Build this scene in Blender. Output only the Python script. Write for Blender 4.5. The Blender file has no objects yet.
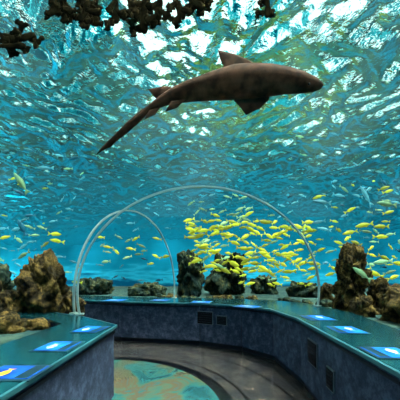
import bpy, bmesh, math, random
import numpy as np
from mathutils import Vector, Matrix, noise
random.seed(7)
S=bpy.context.scene
S.view_settings.view_transform='Standard'
F=260.0; HC=1.6; HY=277.0
def P(px,py,Y): return Vector(((px-200)/F*Y, Y, HC+(HY-py)/F*Y))
def G(px,py,z=0.0):
    Y=(HC-z)*F/(py-HY); return Vector(((px-200)/F*Y,Y,z))
# ---------------- material helpers
def mat(name):
    m=bpy.data.materials.new(name); m.use_nodes=True
    nt=m.node_tree; b=nt.nodes['Principled BSDF']; return m,nt,b
def ramp(r,st):
    e=r.color_ramp.elements
    while len(e)<len(st): e.new(0.5)
    for q,(p,c) in zip(e,st): q.position=p; q.color=(*c,1)
def simple(name,col,rough=0.6,metal=0.0,emit=None,es=0.0,spec=0.5):
    m,nt,b=mat(name)
    b.inputs['Base Color'].default_value=(*col,1); b.inputs['Roughness'].default_value=rough
    b.inputs['Metallic'].default_value=metal; b.inputs['Specular IOR Level'].default_value=spec
    if emit: b.inputs['Emission Color'].default_value=(*emit,1); b.inputs['Emission Strength'].default_value=es
    return m
def noisy(name,stops,scale=3,detail=8,rough=0.8,bump=0.3,coord='Object',dist=0.05,spec=0.3,rr=0.6,emit=0.0):
    m,nt,b=mat(name)
    tc=nt.nodes.new('ShaderNodeTexCoord'); n=nt.nodes.new('ShaderNodeTexNoise')
    n.inputs['Scale'].default_value=scale; n.inputs['Detail'].default_value=detail; n.inputs['Roughness'].default_value=rr
    nt.links.new(tc.outputs[coord],n.inputs['Vector'])
    r=nt.nodes.new('ShaderNodeValToRGB'); ramp(r,stops)
    nt.links.new(n.outputs['Fac'],r.inputs['Fac']); nt.links.new(r.outputs['Color'],b.inputs['Base Color'])
    b.inputs['Roughness'].default_value=rough; b.inputs['Specular IOR Level'].default_value=spec
    if emit: nt.links.new(r.outputs['Color'],b.inputs['Emission Color']); b.inputs['Emission Strength'].default_value=emit
    if bump:
        bp=nt.nodes.new('ShaderNodeBump'); bp.inputs['Strength'].default_value=bump; bp.inputs['Distance'].default_value=dist
        nt.links.new(n.outputs['Fac'],bp.inputs['Height']); nt.links.new(bp.outputs['Normal'],b.inputs['Normal'])
    return m
def mkobj(name,verts,faces,m,smooth=True,parent=None,**props):
    me=bpy.data.meshes.new(name); me.from_pydata([tuple(v) for v in verts],[],faces); me.validate()
    bm=bmesh.new(); bm.from_mesh(me); bmesh.ops.recalc_face_normals(bm,faces=bm.faces); bm.to_mesh(me); bm.free()
    o=bpy.data.objects.new(name,me)
    ms=m if isinstance(m,list) else [m]
    for x in ms: me.materials.append(x)
    for p in me.polygons: p.use_smooth=smooth
    S.collection.objects.link(o)
    if parent: o.parent=parent
    for k,v in props.items(): o[k]=v
    return o
def loft(pts,ru,rv,up=Vector((0,0,1)),n=14,V=None,Fc=None):
    V=[] if V is None else V; Fc=[] if Fc is None else Fc
    b0=len(V); k=len(pts)
    for i,p in enumerate(pts):
        t=(pts[min(i+1,k-1)]-pts[max(i-1,0)]).normalized()
        s=t.cross(up).normalized(); u=s.cross(t).normalized()
        for j in range(n):
            a=2*math.pi*j/n
            V.append(p+u*math.cos(a)*rv[i]+s*math.sin(a)*ru[i])
    for i in range(k-1):
        for j in range(n):
            a=b0+i*n+j; c=b0+i*n+(j+1)%n
            Fc.append((a,c,c+n,a+n))
    Fc.append(tuple(range(b0,b0+n))[::-1]); Fc.append(tuple(range(b0+(k-1)*n,b0+k*n)))
    return V,Fc
def slab(poly,nrm,th,V,Fc,edge=0.25):
    b0=len(V); n=len(poly); c=sum(poly,Vector())/n
    for q in poly: V.append(Vector(q))
    for s in (1,-1):
        for q in poly: V.append(c+(q-c)*(1-edge)+nrm*th*s)
    for i in range(n):
        j=(i+1)%n
        Fc.append((b0+i,b0+j,b0+n+j,b0+n+i)); Fc.append((b0+j,b0+i,b0+2*n+i,b0+2*n+j))
    Fc.append(tuple(b0+n+i for i in range(n))); Fc.append(tuple(b0+2*n+i for i in range(n))[::-1])
def box(c,ax,sx,sy,z0,z1):
    ay=Vector((-ax.y,ax.x)); v=[]
    for z in (z0,z1):
        for a,b in ((-1,-1),(1,-1),(1,1),(-1,1)):
            q=Vector((c[0],c[1]))+ax*a*sx/2+ay*b*sy/2; v.append((q.x,q.y,z))
    f=[(3,2,1,0),(4,5,6,7),(0,1,5,4),(1,2,6,5),(2,3,7,6),(3,0,4,7)]
    return v,f
# ---------------- world
w=bpy.data.worlds.new('sky'); S.world=w; w.use_nodes=True
nt=w.node_tree; bg=nt.nodes['Background']
tc=nt.nodes.new('ShaderNodeTexCoord'); sep=nt.nodes.new('ShaderNodeSeparateXYZ')
nt.links.new(tc.outputs['Generated'],sep.inputs[0])
nz=nt.nodes.new('ShaderNodeTexNoise'); nz.inputs['Scale'].default_value=3.8; nz.inputs['Detail'].default_value=1
nt.links.new(tc.outputs['Generated'],nz.inputs['Vector'])
r=nt.nodes.new('ShaderNodeValToRGB')
ramp(r,[(0.39,(0.001,0.06,0.09)),(0.465,(0.005,0.30,0.36)),(0.525,(0.04,0.68,0.72)),(0.56,(1.3,1.35,1.2)),(0.75,(2.9,2.4,2.2))])
nt.links.new(nz.outputs['Fac'],r.inputs['Fac'])
r3=nt.nodes.new('ShaderNodeValToRGB'); ramp(r3,[(0.0,(0.06,0.08,0.08)),(0.03,(0.6,0.65,0.67)),(0.2,(1,1,1)),(0.8,(1.3,1.3,1.3))])
nt.links.new(sep.outputs['Z'],r3.inputs['Fac'])
mu=nt.nodes.new('ShaderNodeMix'); mu.data_type='RGBA'; mu.blend_type='MULTIPLY'; mu.inputs[0].default_value=1
nt.links.new(r.outputs[0],mu.inputs['A']); nt.links.new(r3.outputs[0],mu.inputs['B'])
nt.links.new(mu.outputs['Result'],bg.inputs['Color']); bg.inputs['Strength'].default_value=1.0
# ---------------- water surface
ZW=5.6; YB=20.0
xs=np.arange(-13,13.01,0.04); ys=np.arange(-3,YB+.2,0.04)
X,Y=np.meshgrid(xs,ys); Hh=np.zeros_like(X); rng=np.random.RandomState(3)
wx=X+0.25*np.sin(1.7*Y+0.6*X)+0.10*np.sin(4.1*Y-1.3*X); wy=Y+0.25*np.sin(1.9*X-0.5*Y)+0.10*np.sin(3.7*X+1.9*Y)
for i in range(90):
    lam=0.17*(0.95/0.17)**rng.rand(); k=2*math.pi/lam; a=rng.rand()*2*math.pi
    sl=0.051*(0.8+0.4*rng.rand())
    Hh+=sl/k*np.sin(k*(wx*math.cos(a)+wy*math.sin(a))+rng.rand()*6.28)
tt=np.clip((Y-11)/9,0,1); Hh-=1.1*tt*tt*(3-2*tt)
tt=np.clip((np.abs(X)-6)/7,0,1); Hh-=0.9*tt*tt*(3-2*tt)
verts=np.stack([X.ravel(),Y.ravel(),(Hh+ZW).ravel()],1)
ny,nx=X.shape; idx=np.arange(nx*ny).reshape(ny,nx)
fc=np.stack([idx[:-1,:-1].ravel(),idx[:-1,1:].ravel(),idx[1:,1:].ravel(),idx[1:,:-1].ravel()],1)
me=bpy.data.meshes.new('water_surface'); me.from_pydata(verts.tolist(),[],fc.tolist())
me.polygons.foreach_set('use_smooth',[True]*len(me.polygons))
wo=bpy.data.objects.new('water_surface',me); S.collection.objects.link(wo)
wo['label']='rippling turquoise water surface seen from underneath'; wo['category']='water'; wo['kind']='stuff'
m=bpy.data.materials.new('water_surface'); m.use_nodes=True; nt=m.node_tree; nt.nodes.clear()
out=nt.nodes.new('ShaderNodeOutputMaterial'); mx=nt.nodes.new('ShaderNodeMixShader'); gl=nt.nodes.new('ShaderNodeBsdfGlass'); tr=nt.nodes.new('ShaderNodeBsdfTransparent')
gl.inputs['IOR'].default_value=1.33; gl.inputs['Roughness'].default_value=0.0; gl.inputs['Color'].default_value=(0.62,0.98,1,1)
tr.inputs['Color'].default_value=(0.45,1,1,1)
n=nt.nodes.new('ShaderNodeTexNoise'); n.inputs['Scale'].default_value=11; n.inputs['Detail'].default_value=2
t2=nt.nodes.new('ShaderNodeTexCoord'); nt.links.new(t2.outputs['Object'],n.inputs['Vector'])
bp=nt.nodes.new('ShaderNodeBump'); bp.inputs['Strength'].default_value=0.6; bp.inputs['Distance'].default_value=0.03
nt.links.new(n.outputs['Fac'],bp.inputs['Height']); nt.links.new(bp.outputs['Normal'],gl.inputs['Normal'])
mx.inputs[0].default_value=0.035
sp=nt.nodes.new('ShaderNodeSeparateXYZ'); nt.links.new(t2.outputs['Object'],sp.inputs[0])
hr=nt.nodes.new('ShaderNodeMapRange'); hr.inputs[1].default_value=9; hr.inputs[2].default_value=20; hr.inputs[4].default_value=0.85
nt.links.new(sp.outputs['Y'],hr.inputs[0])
em=nt.nodes.new('ShaderNodeEmission'); em.inputs['Color'].default_value=(0.004,0.19,0.29,1); mh=nt.nodes.new('ShaderNodeMixShader')  # distance haze painted on as teal emission, growing toward the back wall
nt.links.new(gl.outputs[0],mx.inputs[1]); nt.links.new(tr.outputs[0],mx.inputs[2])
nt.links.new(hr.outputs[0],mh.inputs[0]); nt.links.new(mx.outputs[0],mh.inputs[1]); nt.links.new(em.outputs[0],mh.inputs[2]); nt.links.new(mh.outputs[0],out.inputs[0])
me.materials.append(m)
# ---------------- tank walls
m,nt,b=mat('tank_wall_glow')
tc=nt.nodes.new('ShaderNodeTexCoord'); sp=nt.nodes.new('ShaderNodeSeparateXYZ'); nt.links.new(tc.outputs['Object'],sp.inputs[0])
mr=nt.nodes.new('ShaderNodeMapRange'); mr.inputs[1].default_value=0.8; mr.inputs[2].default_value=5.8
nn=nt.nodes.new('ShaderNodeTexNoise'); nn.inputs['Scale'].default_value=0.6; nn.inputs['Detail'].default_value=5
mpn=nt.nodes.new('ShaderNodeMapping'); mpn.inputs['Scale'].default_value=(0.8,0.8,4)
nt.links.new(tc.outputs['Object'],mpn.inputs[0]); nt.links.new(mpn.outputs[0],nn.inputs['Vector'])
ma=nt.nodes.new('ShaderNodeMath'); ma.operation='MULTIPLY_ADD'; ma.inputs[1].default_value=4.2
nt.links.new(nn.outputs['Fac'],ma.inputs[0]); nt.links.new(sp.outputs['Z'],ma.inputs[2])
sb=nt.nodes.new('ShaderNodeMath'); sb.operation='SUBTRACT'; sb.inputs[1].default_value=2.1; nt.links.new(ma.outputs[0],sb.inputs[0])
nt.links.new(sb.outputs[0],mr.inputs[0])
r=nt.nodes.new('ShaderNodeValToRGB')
ramp(r,[(0.0,(0.002,0.09,0.18)),(0.16,(0.02,0.44,0.62)),(0.30,(0.005,0.25,0.38)),(0.6,(0.004,0.21,0.32)),(1.0,(0.004,0.21,0.32))])  # light bands and height gradient of the water painted into the colour
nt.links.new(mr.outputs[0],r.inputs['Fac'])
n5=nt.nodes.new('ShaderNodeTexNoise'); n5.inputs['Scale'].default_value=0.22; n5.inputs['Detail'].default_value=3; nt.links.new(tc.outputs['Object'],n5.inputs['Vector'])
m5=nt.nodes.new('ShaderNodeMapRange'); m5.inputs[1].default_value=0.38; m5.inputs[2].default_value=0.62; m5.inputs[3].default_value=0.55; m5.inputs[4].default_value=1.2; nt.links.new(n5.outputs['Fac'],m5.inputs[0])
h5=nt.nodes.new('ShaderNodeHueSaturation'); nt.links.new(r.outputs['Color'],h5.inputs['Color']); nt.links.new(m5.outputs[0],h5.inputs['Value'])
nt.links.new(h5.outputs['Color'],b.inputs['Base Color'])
nt.links.new(h5.outputs['Color'],b.inputs['Emission Color']); b.inputs['Emission Strength'].default_value=0.85; b.inputs['Roughness'].default_value=1; b.inputs['Specular IOR Level'].default_value=0  # scattered water light put into the walls as their own emission
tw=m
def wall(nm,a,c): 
    mkobj(nm,[(a[0],a[1],0),(c[0],c[1],0),(c[0],c[1],6.2),(a[0],a[1],6.2)],[(0,1,2,3)],tw,False,kind='structure',label='aquarium tank wall with painted-in turquoise water glow',category='wall')
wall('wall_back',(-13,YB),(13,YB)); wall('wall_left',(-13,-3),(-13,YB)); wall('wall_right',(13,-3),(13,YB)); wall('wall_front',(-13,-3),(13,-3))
# ---------------- counters
V2=lambda *a:[Vector(p) for p in a]
R_in=V2((-6,8.0),(-3.4,7.0),(-2,6.35),(0,5.95),(0.85,5.45),(1.32,4.85),(1.42,3.8),(1.25,1.6),(1.2,-1.0))
R_out=V2((-6,9.3),(-3.4,8.3),(-1.6,7.7),(0,7.4),(1.5,7.0),(2.4,6.1),(2.55,4.4),(2.25,2.9),(2.0,-1.0))
L_in=V2((-6.2,5.6),(-3.0,4.75),(-1.77,3.95),(-1.04,3.25),(-1.0,1.3),(-0.98,-1.0))
L_out=V2((-6.2,4.9),(-3.2,4.2),(-2.25,3.8),(-1.77,3.35),(-1.76,1.3),(-1.76,-1.0))
top_m=noisy('worktop',[(0.3,(0.002,0.022,0.03)),(0.7,(0.004,0.042,0.05))],scale=6,rough=0.15,bump=0.02,spec=0.14)
face_m=noisy('counter_face',[(0.38,(0.005,0.010,0.024)),(0.5,(0.016,0.025,0.050)),(0.62,(0.05,0.065,0.105))],scale=7,rough=0.7,bump=0.4,dist=0.015,rr=0.8,detail=14,spec=0.15)
kick_m=simple('toe_kick',(0.003,0.004,0.010),0.6,spec=0.2)
steel=simple('teal_edge',(0.02,0.10,0.12),0.4,0.2)
arch_m=simple('arch_steel',(0.36,0.44,0.42),0.35,0.6)
black=simple('vent_black',(0.001,0.001,0.002),0.5,spec=0.1)
rim_m=simple('vent_rim',(0.05,0.065,0.085),0.5,spec=0.2)
def strip(name,A,B,z0,z1,m,**k):
    n=len(A); V=[];Fc=[]
    for z in (z0,z1):
        V+=[(p.x,p.y,z) for p in A]+[(p.x,p.y,z) for p in B]
    t=2*n
    for i in range(n-1):
        Fc.append((i,i+1,n+i+1,n+i)); Fc.append((t+i,t+n+i,t+n+i+1,t+i+1))
        Fc.append((i,t+i,t+i+1,i+1)); Fc.append((n+i,n+i+1,t+n+i+1,t+n+i))
    Fc.append((0,n,t+n,t)); Fc.append((n-1,t+n-1,t+2*n-1,2*n-1))
    return mkobj(name,V,Fc,m,False,**k)
def lerp(A,B,t): return [a+(b-a)*t for a,b in zip(A,B)]
for A,B,lab in ((R_in,R_out,'long curving dark teal worktop along the tunnel glass'),(L_in,L_out,'dark teal worktop beside the reef rocks')):
    wt=strip('worktop',A,B,0.965,1.0,top_m,label=lab,category='countertop')
    strip('edge_trim',lerp(A,B,-0.015),lerp(A,B,0.012),0.972,1.003,steel,parent=wt,label='lighter teal edge strip')
def cabinet(A,B,i,j,vents=()):
    a=lerp(A,B,0.05); b=lerp(A,B,0.97)
    d=(a[j]-a[i]).normalized()*0.006
    AA=[a[i]+d,a[j]-d]; BB=[b[i]+d,b[j]-d]
    cb=strip('counter_base',AA,BB,0.12,0.962,face_m,label='dark blue mottled counter base under a teal worktop',category='counter')
    k1=lerp(AA,BB,0.06); strip('toe_kick',k1,BB,0.0,0.12,kick_m,parent=cb)
    d=(AA[1]-AA[0]); L=d.length; d.normalize(); nrm=Vector((-d.y,d.x))
    mid=(BB[0]-AA[0]); 
    if nrm.dot(mid)>0: nrm=-nrm
    c=(AA[0]+AA[1])/2+nrm*0.008; v,f=box(c,d,L,0.016,0.90,0.925); mkobj('rail',v,f,kick_m,False,parent=cb)
    for (t,wd,z0,z1) in vents:
        c=AA[0]+(AA[1]-AA[0])*t+nrm*0.012
        v,f=box(c-nrm*0.004,d,wd+0.03,0.02,z0-0.015,z1+0.015); mkobj('vent_rim',v,f,rim_m,False,parent=cb)
        v,f=box(c,d,wd,0.024,z0,z1); vt=mkobj('vent',v,f,black,False,parent=cb,label='black rectangular vent grille')
        for s in range(5):
            z=z0+(z1-z0)*(s+0.7)/5.4
            v,f=box(c+nrm*0.014,d,wd*0.9,0.006,z,z+0.012); mkobj('louvre',v,f,kick_m,False,parent=vt)
for i in range(len(R_in)-1):
    vs=()
    if i==3: vs=((0.13,0.38,0.53,0.80),(0.55,0.22,0.55,0.73))
    if i==6: vs=((0.25,0.30,0.50,0.78),(0.5,0.16,0.42,0.62))
    cabinet(R_in,R_out,i,i+1,vs)
for i in range(len(L_in)-1): cabinet(L_in,L_out,i,i+1)
# ---------------- info panels
frame_m=simple('panel_frame',(0.006,0.02,0.03),0.3,spec=0.2)
scr_m=[]
for c1,c2 in (((0.003,0.045,0.28),(0.005,0.13,0.46)),((0.004,0.06,0.36),(0.008,0.16,0.54)),((0.003,0.02,0.14),(0.006,0.07,0.34))):
    scr_m.append(noisy('screen',[(0.35,c1),(0.65,c2)],scale=6,rough=0.5,bump=0,emit=0.45,spec=0.03))
art=[noisy('art',[(0.4,a),(0.6,c)],scale=30,rough=0.5,bump=0,emit=0.35,spec=0.1) for a,c in (((0.15,0.32,0.45),(0.75,0.85,0.88)),((0.9,0.25,0.01),(0.9,0.65,0.05)),((0.1,0.25,0.4),(0.4,0.6,0.7)))]
FO=[(-0.5,0.0),(-0.35,0.13),(-0.1,0.22),(0.15,0.17),(0.32,0.05),(0.5,0.18),(0.46,0),(0.5,-0.18),(0.32,-0.05),(0.15,-0.15),(-0.1,-0.2),(-0.35,-0.12)]
def panel(px,py,dirv,w,d,k,artk,lab):
    c=G(px,py,1.0); c2=Vector((c.x,c.y)); ax=Vector(dirv).normalized()
    v,f=box(c2,ax,w+0.05,d+0.05,1.0005,1.005)
    o=mkobj('information_panel',v,f,frame_m,False,label=lab,category='sign',group='information panels on the worktop')
    v,f=box(c2,ax,w,d,1.0055,1.008); mkobj('screen',v,f,scr_m[k],False,parent=o,label='glowing blue panel face')
    ay=Vector((-ax.y,ax.x))
    if ay.dot(c2-Vector((0,3.0)))<0: ay=-ay
    axx=Vector((ay.y,-ay.x)); 
    s=min(w,d)*0.62; vv=[]
    for x,y in FO:
        q=c2+axx*(x*s-w*0.08)+ay*(y*s*1.1+d*0.16); vv.append((q.x,q.y,1.0095))
    mkobj('fish_picture',vv,[tuple(range(len(vv)))],art[artk],False,parent=o,label='small fish illustration')
    q=c2-ay*d*0.34; v,f=box(q,axx,w*0.96,d*0.26,1.0085,1.0092); cb=mkobj('caption_band',v,f,frame_m,False,parent=o,label='dark caption strip')
panel(15,373,(0,1),0.22,0.30,2,1,'dark blue panel with an orange and yellow fish picture')
panel(59,346.5,(0,1),0.28,0.26,1,0,'glowing blue panel with a pale fish picture')
panel(91,329.5,(0.1,1),0.32,0.26,0,0,'glowing blue panel with a pale fish picture')
panel(114,300.5,(1,-.2),0.45,0.5,0,2,'glowing blue panel on the far worktop')
panel(160,300.5,(1,-.2),0.4,0.4,2,2,'dark blue panel on the far worktop')
panel(201,302.3,(1,-.2),0.42,0.45,0,2,'glowing blue panel on the far worktop')
panel(247,306.8,(.8,-.6),0.42,0.38,0,0,'glowing blue panel at the bend of the worktop')
panel(317,318,(0,1),0.42,0.32,0,0,'glowing blue panel with a pale fish picture')
panel(346,330,(0.08,1),0.36,0.28,1,0,'glowing blue panel with a pale fish picture')
panel(388,353,(0.08,1),0.27,0.28,1,0,'glowing blue panel with a pale shark picture')
# ---------------- arch frames
def arch(name,A,B,lab,z0=1.0,rr=0.024,top=2.3,tuck=10):
    A=Vector((*A,z0));B=Vector((*B,z0)); c=(A+B)/2; half=(B-A).length/2; d=(B-A).normalized()
    tk=math.radians(tuck); R=half/math.cos(tk); vs=top/(1+math.sin(tk))
    N=120; pts=[]
    for i in range(N+1):
        t=-tk+(math.pi+2*tk)*i/N
        pts.append(c+d*(-math.cos(t)*R)+Vector((0,0,(math.sin(t)+math.sin(tk))*vs)))
    side=d.cross(Vector((0,0,1))).normalized()
    V=[];Fc=[]
    for i,p in enumerate(pts):
        tn=(pts[min(i+1,N)]-pts[max(i-1,0)]).normalized(); rad=side.cross(tn).normalized()
        for a,b in ((-1,-1),(1,-1),(1,1),(-1,1)):
            V.append(p+side*a*rr*1.3+rad*b*rr)
    for i in range(len(pts)-1):
        for j in range(4):
            q=i*4+j; q2=i*4+(j+1)%4; Fc.append((q,q2,q2+4,q+4))
    Fc.append((0,1,2,3)); Fc.append(tuple(len(V)-4+i for i in range(4)))
    o=mkobj(name,V,Fc,arch_m,True,label=lab,category='arch frame')
    o.modifiers.new('b','EDGE_SPLIT')
    for q in (A,B):
        v,f=box((q.x,q.y),Vector((d.x,d.y)),0.12,0.10,1.0,1.02); mkobj('foot_plate',v,f,arch_m,False,parent=o)
    return o
arch('tunnel_arch_frame',(-1.92,4.15),(2.42,5.35),'wide steel arch joint of the acrylic tunnel',rr=0.015,top=2.24)
arch('tunnel_arch_frame',(-2.05,4.25),(-0.74,7.45),'smaller steel arch joint of the side tunnel',rr=0.013,top=2.05,tuck=8)
# ---------------- floor
m,nt,b=mat('floor')
tc=nt.nodes.new('ShaderNodeTexCoord'); vm=nt.nodes.new('ShaderNodeVectorMath'); vm.operation='DISTANCE'; vm.inputs[1].default_value=(-1.75,3.0,0)
nt.links.new(tc.outputs['Object'],vm.inputs[0])
nn=nt.nodes.new('ShaderNodeTexNoise'); nn.inputs['Scale'].default_value=1.6; nn.inputs['Detail'].default_value=5; nn.inputs['Roughness'].default_value=0.6; nn.inputs['Distortion'].default_value=1.2; nt.links.new(tc.outputs['Object'],nn.inputs['Vector'])
r1=nt.nodes.new('ShaderNodeValToRGB')
ramp(r1,[(0.32,(0.006,0.045,0.055)),(0.44,(0.018,0.085,0.085)),(0.51,(0.05,0.08,0.05)),(0.57,(0.085,0.055,0.028)),(0.66,(0.022,0.08,0.08))])
nt.links.new(nn.outputs['Fac'],r1.inputs['Fac'])
wv=nt.nodes.new('ShaderNodeMath'); wv.operation='PINGPONG'; wv.inputs[1].default_value=0.30; nt.links.new(vm.outputs['Value'],wv.inputs[0])
ls=nt.nodes.new('ShaderNodeMath'); ls.operation='LESS_THAN'; ls.inputs[1].default_value=0.022; nt.links.new(wv.outputs[0],ls.inputs[0])
n2=nt.nodes.new('ShaderNodeTexNoise'); n2.inputs['Scale'].default_value=3; n2.inputs['Detail'].default_value=12; n2.inputs['Roughness'].default_value=0.7; nt.links.new(tc.outputs['Object'],n2.inputs['Vector'])
r2=nt.nodes.new('ShaderNodeValToRGB'); ramp(r2,[(0.38,(0.010,0.011,0.015)),(0.5,(0.026,0.023,0.023)),(0.62,(0.060,0.046,0.038))])
nt.links.new(n2.outputs['Fac'],r2.inputs['Fac'])
mc=nt.nodes.new('ShaderNodeMix'); mc.data_type='RGBA'; mc.inputs['B'].default_value=(0.003,0.003,0.003,1); nt.links.new(ls.outputs[0],mc.inputs[0]); nt.links.new(r2.outputs[0],mc.inputs['A'])
g1=nt.nodes.new('ShaderNodeMath'); g1.operation='GREATER_THAN'; g1.inputs[1].default_value=2.04; nt.links.new(vm.outputs['Value'],g1.inputs[0])
g2=nt.nodes.new('ShaderNodeMath'); g2.operation='GREATER_THAN'; g2.inputs[1].default_value=2.22; nt.links.new(vm.outputs['Value'],g2.inputs[0])
m1=nt.nodes.new('ShaderNodeMix'); m1.data_type='RGBA'; m1.inputs['B'].default_value=(0.003,0.003,0.004,1); nt.links.new(g1.outputs[0],m1.inputs[0]); nt.links.new(r1.outputs[0],m1.inputs['A'])
m2=nt.nodes.new('ShaderNodeMix'); m2.data_type='RGBA'; nt.links.new(g2.outputs[0],m2.inputs[0]); nt.links.new(m1.outputs['Result'],m2.inputs['A']); nt.links.new(mc.outputs['Result'],m2.inputs['B'])
nt.links.new(m2.outputs['Result'],b.inputs['Base Color']); b.inputs['Roughness'].default_value=0.22; b.inputs['Specular IOR Level'].default_value=0.4
mkobj('floor',[(-13,-3,0),(13,-3,0),(13,YB,0),(-13,YB,0)],[(0,1,2,3)],m,False,kind='structure',label='dark tiled walkway with a teal mural disc',category='floor')
# ---------------- seabed
sand=noisy('seabed',[(0.36,(0.003,0.018,0.028)),(0.5,(0.014,0.034,0.030)),(0.62,(0.04,0.065,0.05))],scale=3,rough=1,bump=0.8,dist=0.2,spec=0.05,rr=0.75)
def poly2(name,pts,z,m,**k):
    bm=bmesh.new(); vs=[bm.verts.new((p[0],p[1],z)) for p in pts]; f=bm.faces.new(vs); bmesh.ops.triangulate(bm,faces=[f])
    me=bpy.data.meshes.new(name); bm.to_mesh(me); bm.free(); me.materials.append(m)
    o=bpy.data.objects.new(name,me); S.collection.objects.link(o)
    for a,b2 in k.items(): o[a]=b2
poly2('seabed',[tuple(p) for p in R_out]+[(2.0,-3),(13,-3),(13,YB),(-13,YB),(-13,9.6)],0.9,sand,kind='structure',label='dark rubble-strewn tank bed',category='seabed')
poly2('seabed',[tuple(p) for p in L_out]+[(-1.76,-3),(-13,-3),(-13,5.2)],0.9,sand,kind='structure',label='dark tank bed under the reef rocks',category='seabed')
# ---------------- rocks
rockA=noisy('reef_rock',[(0.40,(0.002,0.002,0.0015)),(0.48,(0.022,0.016,0.006)),(0.56,(0.09,0.058,0.016)),(0.64,(0.24,0.15,0.045)),(0.71,(0.05,0.085,0.03))],scale=5,rough=0.9,bump=1.0,dist=0.12,rr=0.78,detail=12,spec=0.05)
rockB=noisy('hazed_rock',[(0.40,(0.001,0.006,0.008)),(0.50,(0.009,0.020,0.014)),(0.59,(0.05,0.048,0.018)),(0.68,(0.13,0.10,0.035))],scale=3.5,rough=0.9,bump=1.0,dist=0.12,rr=0.78,detail=12,spec=0.05)  # reef rock recoloured darker and bluer, underwater distance haze painted in
def rock(c,size,seed,m,lab,rough=0.35,sub=5,name='reef_rock',lean=0.0):
    bm=bmesh.new(); bmesh.ops.create_icosphere(bm,subdivisions=sub,radius=1)
    off=Vector((seed*3.7,seed*1.3,seed*2.1)); ms=min(size)
    for v in bm.verts:
        p=v.co.copy()
        l=(abs(p.x)**3+abs(p.y)**3+abs(p.z)**3)**(1/3); p=p/l*0.95
        q=Vector((p.x*size[0],p.y*size[1],p.z*size[2]))
        s=q/max(ms,0.2)
        d=noise.fractal(Vector((s.x*1.3,s.y*1.3,s.z*0.9))+off,1.0,2.1,6)*rough*1.1
        d+=(0.25-abs(noise.noise(Vector((s.x*2.4,s.y*2.4,s.z*1.3))+off*2)))*rough*0.9
        vd=noise.voronoi(s*2.2+off)[0][0]; d+=(0.4-vd)*rough*0.25
        vd=noise.voronoi(q*10+off)[0][0]; d+=(0.4-vd)*0.06
        dd=q.normalized()*d*ms*1.3
        v.co=q+dd; v.co.x+=lean*v.co.z
    me=bpy.data.meshes.new(name); bm.to_mesh(me); bm.free(); me.materials.append(m)
    for p in me.polygons: p.use_smooth=True
    o=bpy.data.objects.new(name,me); o.location=c; S.collection.objects.link(o)
    o['label']=lab; o['category']='rock'; return o
def rock_px(x0,x1,ytop,Yd,seed,m,lab,depth=None,**k):
    zt=HC+(HY-ytop)/F*Yd; h=(zt-0.8); wd=(x1-x0)/F*Yd
    return rock(((x0+x1)/2/F*Yd-200/F*Yd,Yd,0.8+h*0.45),(wd*0.43,(depth or wd*0.42),h*0.5),seed,m,lab,**k)
near='brown encrusted reef rock standing beside the worktop'
rock_px(26,66,250,4.6,1,rockA,'tall brown coral-covered rock pillar',rough=0.45,sub=6,depth=0.28,lean=-.12)
rock_px(-40,-2,276,4.6,2,rockA,near,rough=0.5)
rock_px(0,32,288,4.5,3,rockA,near,rough=0.5)
rock_px(-30,16,312,3.4,4,rockA,near,rough=0.5)
rock_px(15,50,318,3.55,14,rockA,near,rough=0.5,depth=0.2)
rock_px(62,84,292,4.85,5,rockA,near,rough=0.5,depth=0.2)
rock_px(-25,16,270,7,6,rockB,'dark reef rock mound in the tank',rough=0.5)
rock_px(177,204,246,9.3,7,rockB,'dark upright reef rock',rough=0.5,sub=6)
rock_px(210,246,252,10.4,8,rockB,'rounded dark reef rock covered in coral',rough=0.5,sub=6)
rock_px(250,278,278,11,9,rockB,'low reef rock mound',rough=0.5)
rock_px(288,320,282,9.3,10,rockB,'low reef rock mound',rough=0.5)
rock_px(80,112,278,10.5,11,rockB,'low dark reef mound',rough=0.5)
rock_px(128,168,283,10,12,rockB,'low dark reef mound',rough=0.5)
rock_px(336,364,243,5.2,20,rockA,'tall brown coral-covered rock pillar',rough=0.5,lean=0.05,sub=6,depth=0.28)
rock_px(320,334,282,6.3,21,rockA,near,rough=0.5)
rock_px(372,390,278,5.0,22,rockA,near,rough=0.5,depth=0.22)
rock_px(392,440,284,4.0,23,rockA,near,rough=0.5)
rock_px(350,372,294,4.6,24,rockA,near,rough=0.5,depth=0.12)
rr_=random.Random(5)
def rubble(A,B,t0,t1,n,off0,off1,sz):
    for i in range(n):
        t=t0+(t1-t0)*(i+rr_.random())/n; q=A+(B-A)*t; d=(B-A).normalized(); nr=Vector((d.y,-d.x))
        p=q-nr*rr_.uniform(off0,off1); s=rr_.uniform(sz*0.6,sz)
        rock((p.x,p.y,0.9+s*0.25),(s,s*0.8,s*0.6),100+len(bpy.data.objects),rr_.choice([rockA,rockB,rockB]),'small encrusted rubble rock on the tank bed',rough=0.5,sub=4,name='rubble_rock')['group']='rubble rocks on the tank bed'
def outw(A,B,n,t0,t1,o0,o1,sz,c):
    d=(B-A).normalized(); nr=Vector((d.y,-d.x)); s=1 if nr.dot((A+B)/2-c)<0 else -1
    rubble(A,B,t0,t1,n,o0*s,o1*s,sz)
C0=Vector((0,4.0))
for i,nn_ in ((2,5),(3,5),(4,5),(5,5),(6,5),(7,3)): outw(R_out[i],R_out[i+1],nn_,0.0,1.0 if i!=7 else 0.35,0.35,1.1,0.18,C0)
for k in range(12):
    x=-2.2-rr_.random()*1.6; y=3.0+rr_.random()*0.75; s=rr_.uniform(.1,.17)
    if y>3.2-(x+1.77)*0.85-0.2: y-=0.35
    rock((x,y,0.9+s*0.25),(s,s*0.8,s*0.7),200+k,rockA,'small encrusted rubble rock on the tank bed',rough=0.5,sub=4,name='rubble_rock')['group']='rubble rocks on the tank bed'
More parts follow.
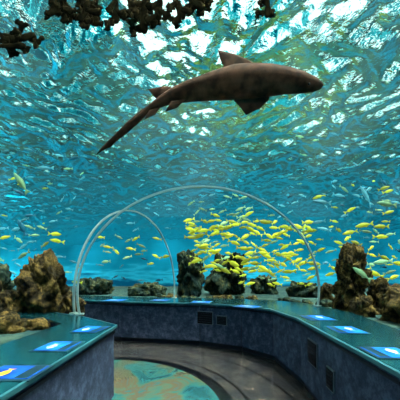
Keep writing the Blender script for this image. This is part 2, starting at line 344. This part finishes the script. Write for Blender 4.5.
# ---------------- overhead corals
coral_m=noisy('dark_coral',[(0.38,(0.002,0.002,0.0015)),(0.68,(0.020,0.015,0.007))],scale=14,rough=1.0,bump=0.3,dist=0.01,spec=0.0)
def coral(Yd,branches,lab):
    V=[];Fc=[]
    rnd=random.Random(len(branches)*7+int(branches[0][0]))
    for (x,y,ang,L,wd) in branches:
        def grow(x,y,ang,L,wd,depth):
            k=12; pts=[];r1=[];r2=[]; yd=Yd+rnd.uniform(-.05,.05); a=ang
            cx,cy=x,y; ph=rnd.uniform(0,6)
            for i in range(k+1):
                pts.append(P(cx,cy,yd)); t=i/k
                q=wd*(0.48+0.75*t)*(1 if i<k-1 else (0.8 if i<k else 0.35))*(1+0.12*math.sin(ph+i*1.9))
                r1.append(q/F*Yd*0.5); r2.append(q/F*Yd*0.07)
                a+=rnd.uniform(-.15,.15); cx+=math.cos(a)*L/k; cy+=math.sin(a)*L/k
            loft(pts,r2,r1,Vector((0.01,1,0.01)).cross(Vector((math.cos(ang),0,-math.sin(ang)))),10,V,Fc)
            if depth<2:
                for s in range(3):
                    tt=[4,7,9][s]; q=pts[tt]
                    pxx=200+q.x/q.y*F; pyy=HY-(q.z-HC)/q.y*F
                    grow(pxx,pyy,a+(-1 if (s+depth)%2 else 1)*rnd.uniform(.6,1.0),L*rnd.uniform(.35,.5),wd*0.88,depth+1)
        grow(x,y,ang,L,wd,0)
    o=mkobj('branching_coral',V,Fc,coral_m,True,label=lab,category='coral'); return o
coral(2.3,[(42,-6,0.5,28,8),(66,-10,2.1,30,8),(80,-10,1.1,34,8),(58,-6,1.3,26,8),(90,-8,1.7,32,8)],'dark leafy coral clump overhanging the tunnel roof')
coral(2.4,[(100,-10,1.9,36,8),(114,-10,1.5,34,8),(128,-10,1.2,34,8),(144,-8,1.4,42,8),(152,-8,1.9,34,8)],'dark leafy coral clump overhanging the tunnel roof')
coral(2.35,[(160,-10,1.6,32,8),(172,-8,1.3,30,8),(182,-10,0.8,30,8),(200,-8,1.0,18,7)],'dark leafy coral clump overhanging the tunnel roof')
coral(2.2,[(-8,40,0.0,44,7),(-8,34,-0.05,28,7),(-6,46,-.1,32,6)],'small dark coral branch with rounded lobes')
coral(2.3,[(266,-10,1.5,28,6)],'thin dark hanging coral frond')
# ---------------- shark
sh_m,nt,b=mat('shark_skin')
geo=nt.nodes.new('ShaderNodeTexCoord'); n=nt.nodes.new('ShaderNodeTexNoise'); n.inputs['Scale'].default_value=7; n.inputs['Detail'].default_value=8
nt.links.new(geo.outputs['Object'],n.inputs['Vector'])
r=nt.nodes.new('ShaderNodeValToRGB'); ramp(r,[(0.38,(0.020,0.010,0.006)),(0.65,(0.075,0.034,0.020))])
nt.links.new(n.outputs['Fac'],r.inputs[0]); nt.links.new(r.outputs[0],b.inputs['Base Color']); b.inputs['Roughness'].default_value=0.8; b.inputs['Specular IOR Level'].default_value=0.03
sp_=[(323,85,3.70,1),(321,85.5,3.70,3.5),(315,85,3.70,6.5),(303,83,3.71,9.5),(288,81,3.73,12),(270,80.5,3.75,14.5),(252,81.5,3.78,16),(235,82.5,3.80,16),(220,85,3.84,14.5),(205,88,3.88,12.5),(190,91,3.92,10.5),(176,95,3.97,8.3),(165,99.5,4.01,6.3),(155,105,4.05,4.4),(145,112,4.1,3.1),(135,120,4.14,2.4),(122,130,4.2,1.8),(108,143,4.27,1.2)]
V=[];Fc=[]
vd=P(210,90,3.9)-Vector((0,0,HC)); vd.normalize()
pts=[P(a,b_,c) for a,b_,c,d in sp_]
rv=[d/F*3.9*0.92 for a,b_,c,d in sp_]; ru=[x*0.92 for x in rv]
upv=Vector((0,0.12,1)).normalized()
loft(pts,ru,rv,upv,24,V,Fc)
def fin(pl,th=0.02,e=0.25): slab([P(*q) for q in pl],vd,th,V,Fc,e)
fin([(264,69,3.78),(249,60,3.78),(235,54,3.78),(218,50,3.78),(220,59,3.78),(224,67,3.78),(223,76,3.78),(246,78,3.78)],0.012,0.12)
fin([(230,92,3.86),(252,95,3.86),(272,92,3.86),(269,100,3.86),(261,108,3.87),(246,115,3.88),(239,106,3.88),(231,98,3.87)],0.010,0.1)
fin([(179,89,4.0),(166,86,4.0),(148,89,4.0),(154,97,4.0),(165,104,4.0)],0.010,0.12)
fin([(186,99,3.9),(177,108,3.88),(165,112,3.88),(171,101,3.9)],0.010,0.12)
fin([(161,107,4.02),(155,115,4.0),(144,120,4.0),(149,110,4.02)],0.008,0.12)
fin([(153,102,4.05),(140,110.5,4.1),(125,124,4.16),(110,139,4.22),(101,147.5,4.27),(96,155,4.3),(104,150,4.28),(111,147,4.24),(117,141,4.22),(126,134,4.2),(138,124,4.14),(148,114,4.1)],0.008,0.12)
shark=mkobj('shark',V,Fc,sh_m,True,label='large dark brown shark gliding above the tunnel',category='shark')
bm=bmesh.new(); bmesh.ops.create_uvsphere(bm,u_segments=12,v_segments=8,radius=0.016); me=bpy.data.meshes.new('eye'); bm.to_mesh(me); bm.free(); me.materials.append(black)
e=bpy.data.objects.new('eye',me); e.location=P(309,84,3.58); e.parent=shark; S.collection.objects.link(e)
# ---------------- fish
def fish_mat(name,c1,c2,em=0.12):
    m,nt,b=mat(name); tc=nt.nodes.new('ShaderNodeTexCoord'); wv=nt.nodes.new('ShaderNodeTexWave'); wv.bands_direction='Z'; wv.inputs['Scale'].default_value=7; wv.inputs['Distortion'].default_value=1
    nt.links.new(tc.outputs['Object'],wv.inputs['Vector'])
    r=nt.nodes.new('ShaderNodeValToRGB'); ramp(r,[(0.0,c1),(1.0,c2)])
    oi=nt.nodes.new('ShaderNodeObjectInfo'); hs=nt.nodes.new('ShaderNodeHueSaturation'); mr=nt.nodes.new('ShaderNodeMapRange'); mr.inputs[3].default_value=0.35; mr.inputs[4].default_value=1.2
    nt.links.new(oi.outputs['Random'],mr.inputs[0]); nt.links.new(mr.outputs[0],hs.inputs['Value']); nt.links.new(r.outputs[0],hs.inputs['Color'])
    nt.links.new(wv.outputs['Fac'],r.inputs[0]); nt.links.new(hs.outputs[0],b.inputs['Base Color'])
    nt.links.new(hs.outputs[0],b.inputs['Emission Color']); b.inputs['Emission Strength'].default_value=em  # painted self-glow: emission added to the scales, fish are no light source
    b.inputs['Roughness'].default_value=0.35; b.inputs['Specular IOR Level'].default_value=0.2
    return m
def fish_mesh(name,m,hh,fork):
    V=[];Fc=[]
    prof=[(-0.5,0.005),(-0.46,0.25),(-0.38,0.6),(-0.25,0.9),(-0.1,1.0),(0.05,0.86),(0.2,0.55),(0.3,0.28),(0.36,0.2)]
    pts=[Vector((x,0,0)) for x,_ in prof]; rv=[h*hh for _,h in prof]; ru=[h*hh*0.42 for _,h in prof]
    loft(pts,ru,rv,Vector((0,0,1)),10,V,Fc)
    y=Vector((0,1,0))
    slab([Vector(q) for q in ((0.33,0,0.03),(0.42,0,fork*.7),(0.52,0,fork),(0.46,0,0.0),(0.52,0,-fork),(0.42,0,-fork*.7),(0.33,0,-0.03))],y,0.006,V,Fc)
    slab([Vector(q) for q in ((-0.25,0,hh*.85),(-0.15,0,hh*1.35),(0.05,0,hh*1.2),(0.22,0,hh*.75),(0.2,0,hh*.45),(-0.1,0,hh*.8))],y,0.006,V,Fc)
    slab([Vector(q) for q in ((0.02,0,-hh*.8),(0.08,0,-hh*1.25),(0.2,0,-hh*.7),(0.18,0,-hh*.4))],y,0.006,V,Fc)
    slab([Vector(q) for q in ((-0.2,-hh*.4,-hh*.2),(-0.05,-hh*.75,-hh*.5),(-0.08,-hh*.5,-hh*.6))],Vector((0,0,1)),0.004,V,Fc)
    me=bpy.data.meshes.new(name); me.from_pydata([tuple(v) for v in V],[],Fc)
    bm=bmesh.new(); bm.from_mesh(me); bmesh.ops.recalc_face_normals(bm,faces=bm.faces); bm.to_mesh(me); bm.free()
    for p in me.polygons: p.use_smooth=True
    me.materials.append(m); return me
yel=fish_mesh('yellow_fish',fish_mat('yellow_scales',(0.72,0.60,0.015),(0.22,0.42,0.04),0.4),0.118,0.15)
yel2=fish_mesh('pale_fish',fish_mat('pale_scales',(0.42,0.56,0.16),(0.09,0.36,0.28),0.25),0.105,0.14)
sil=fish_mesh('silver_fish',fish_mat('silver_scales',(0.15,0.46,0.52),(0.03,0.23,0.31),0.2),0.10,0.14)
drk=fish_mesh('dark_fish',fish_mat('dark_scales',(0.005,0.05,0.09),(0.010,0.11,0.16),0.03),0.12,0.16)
def fish(me,px,py,Yd,lpx,ang=None,lab='',nm='fish',grp=''):
    L=lpx/F*Yd
    o=bpy.data.objects.new(nm,me); o.location=P(px,py,Yd); o.scale=(L,L,L)
    flip=random.random()<0.5
    yaw=(math.pi if flip else 0)+random.uniform(-.8,.8)
    pit=random.uniform(-.5,.5) if ang is None else ang
    o.rotation_euler=(random.uniform(-.1,.1),pit,yaw); S.collection.objects.link(o)
    o['label']=lab; o['category']='fish'; o['group']=grp
    return o
taken=[]
def scatter(n,x0,x1,y0,y1,Y0,Y1,l0,l1,kinds,mind=6,gauss=False):
    c=0;tr=0
    while c<n and tr<n*40:
        tr+=1
        px=random.uniform(x0,x1); py=random.uniform(y0,y1)
        Yd=random.uniform(Y0,Y1)
        if P(px,py,Yd).z>4.9: Yd=(4.9-HC)*F/(HY-py)
        if any((px-a)**2+((py-b)*1.8)**2<mind**2 for a,b in taken): continue
        taken.append((px,py)); c+=1
        k=random.choice(kinds)
        me,nm,lab,grp={'y':(yel,'yellow_fish','small yellow striped schooling fish','school of yellow fish'),
            'p':(yel2,'pale_fish','small pale yellow-green fish','scattered pale fish'),
            's':(sil,'silver_fish','small silvery blue fish','scattered silver fish'),
            'd':(drk,'dark_fish','small dark blue fish','scattered dark fish')}[k]
        fish(me,px,py,Yd,random.uniform(l0,l1),None,lab,nm,grp)
scatter(155,186,314,220,272,8.6,10,8,16,'yyyyyyyp',4.3)
scatter(14,192,250,208,222,8.6,10,7,12,'ypp',5.5)
scatter(16,240,318,268,286,8.4,9,8,13,'yyp',6.5)
scatter(18,100,168,236,264,8.8,11,8,13,'yyp',6.5)
scatter(14,90,170,205,285,8.8,12,6,9,'sdp',8)
scatter(56,0,85,150,290,5,9,5,12,'ppssssdy',7.2)
scatter(13,0,60,225,285,4.6,6,10,17,'ypsp',12)
scatter(60,318,400,180,268,6,10,6,14,'yyypssd',7.0)
scatter(20,330,400,225,280,5.2,6.5,11,18,'yyp',10)
scatter(22,190,310,195,220,9,12,6,10,'dssp',8)
scatter(22,70,190,160,215,7,12,4,8,'dds',9)
scatter(16,290,400,130,185,7,10,5,9,'dssp',10)
def big(me,px,py,Yd,l,ang,yaw,lab,nm):
    o=fish(me,px,py,Yd,l,ang,lab,nm,''); o.rotation_euler=(0,ang,yaw); del o['group']
big(yel2,21,183,4.6,24,1.0,0.2,'pale yellow fish swimming steeply upward','pale_fish')
big(yel2,362,274,4.5,24,0.6,0.1,'silvery green fish angled nose up','pale_fish')
big(yel2,387,204,4.5,24,0.05,0.2,'silvery yellow fish with forked tail','pale_fish')
big(sil,322,202,5.5,20,0.1,0.1,'silver fish with forked tail','silver_fish')
big(yel2,383,262,4.6,22,-0.1,0.1,'silvery yellow fish with forked tail','pale_fish')
big(sil,45,168,5.5,16,-0.1,0.3,'silver fish near the water surface','silver_fish')
big(drk,22,228,5.0,18,1.2,0.3,'dark fish swimming upward','dark_fish')
big(sil,366,196,6,24,0.9,0.3,'blue silver fish tilted upward','silver_fish')
# ---------------- lights
s=bpy.data.lights.new('sun','SUN'); s.energy=85; s.angle=0.1; s.color=(1,0.72,0.62)
so=bpy.data.objects.new('sun',s); so.rotation_euler=(math.radians(6),math.radians(18),0); S.collection.objects.link(so)
# ---------------- camera
cd=bpy.data.cameras.new('cam'); cd.sensor_width=36; cd.lens=F/400*36; cd.shift_y=(HY-200)/400
co=bpy.data.objects.new('cam',cd); co.location=(0,0,HC); co.rotation_euler=(math.radians(90),0,0); S.collection.objects.link(co); S.camera=co
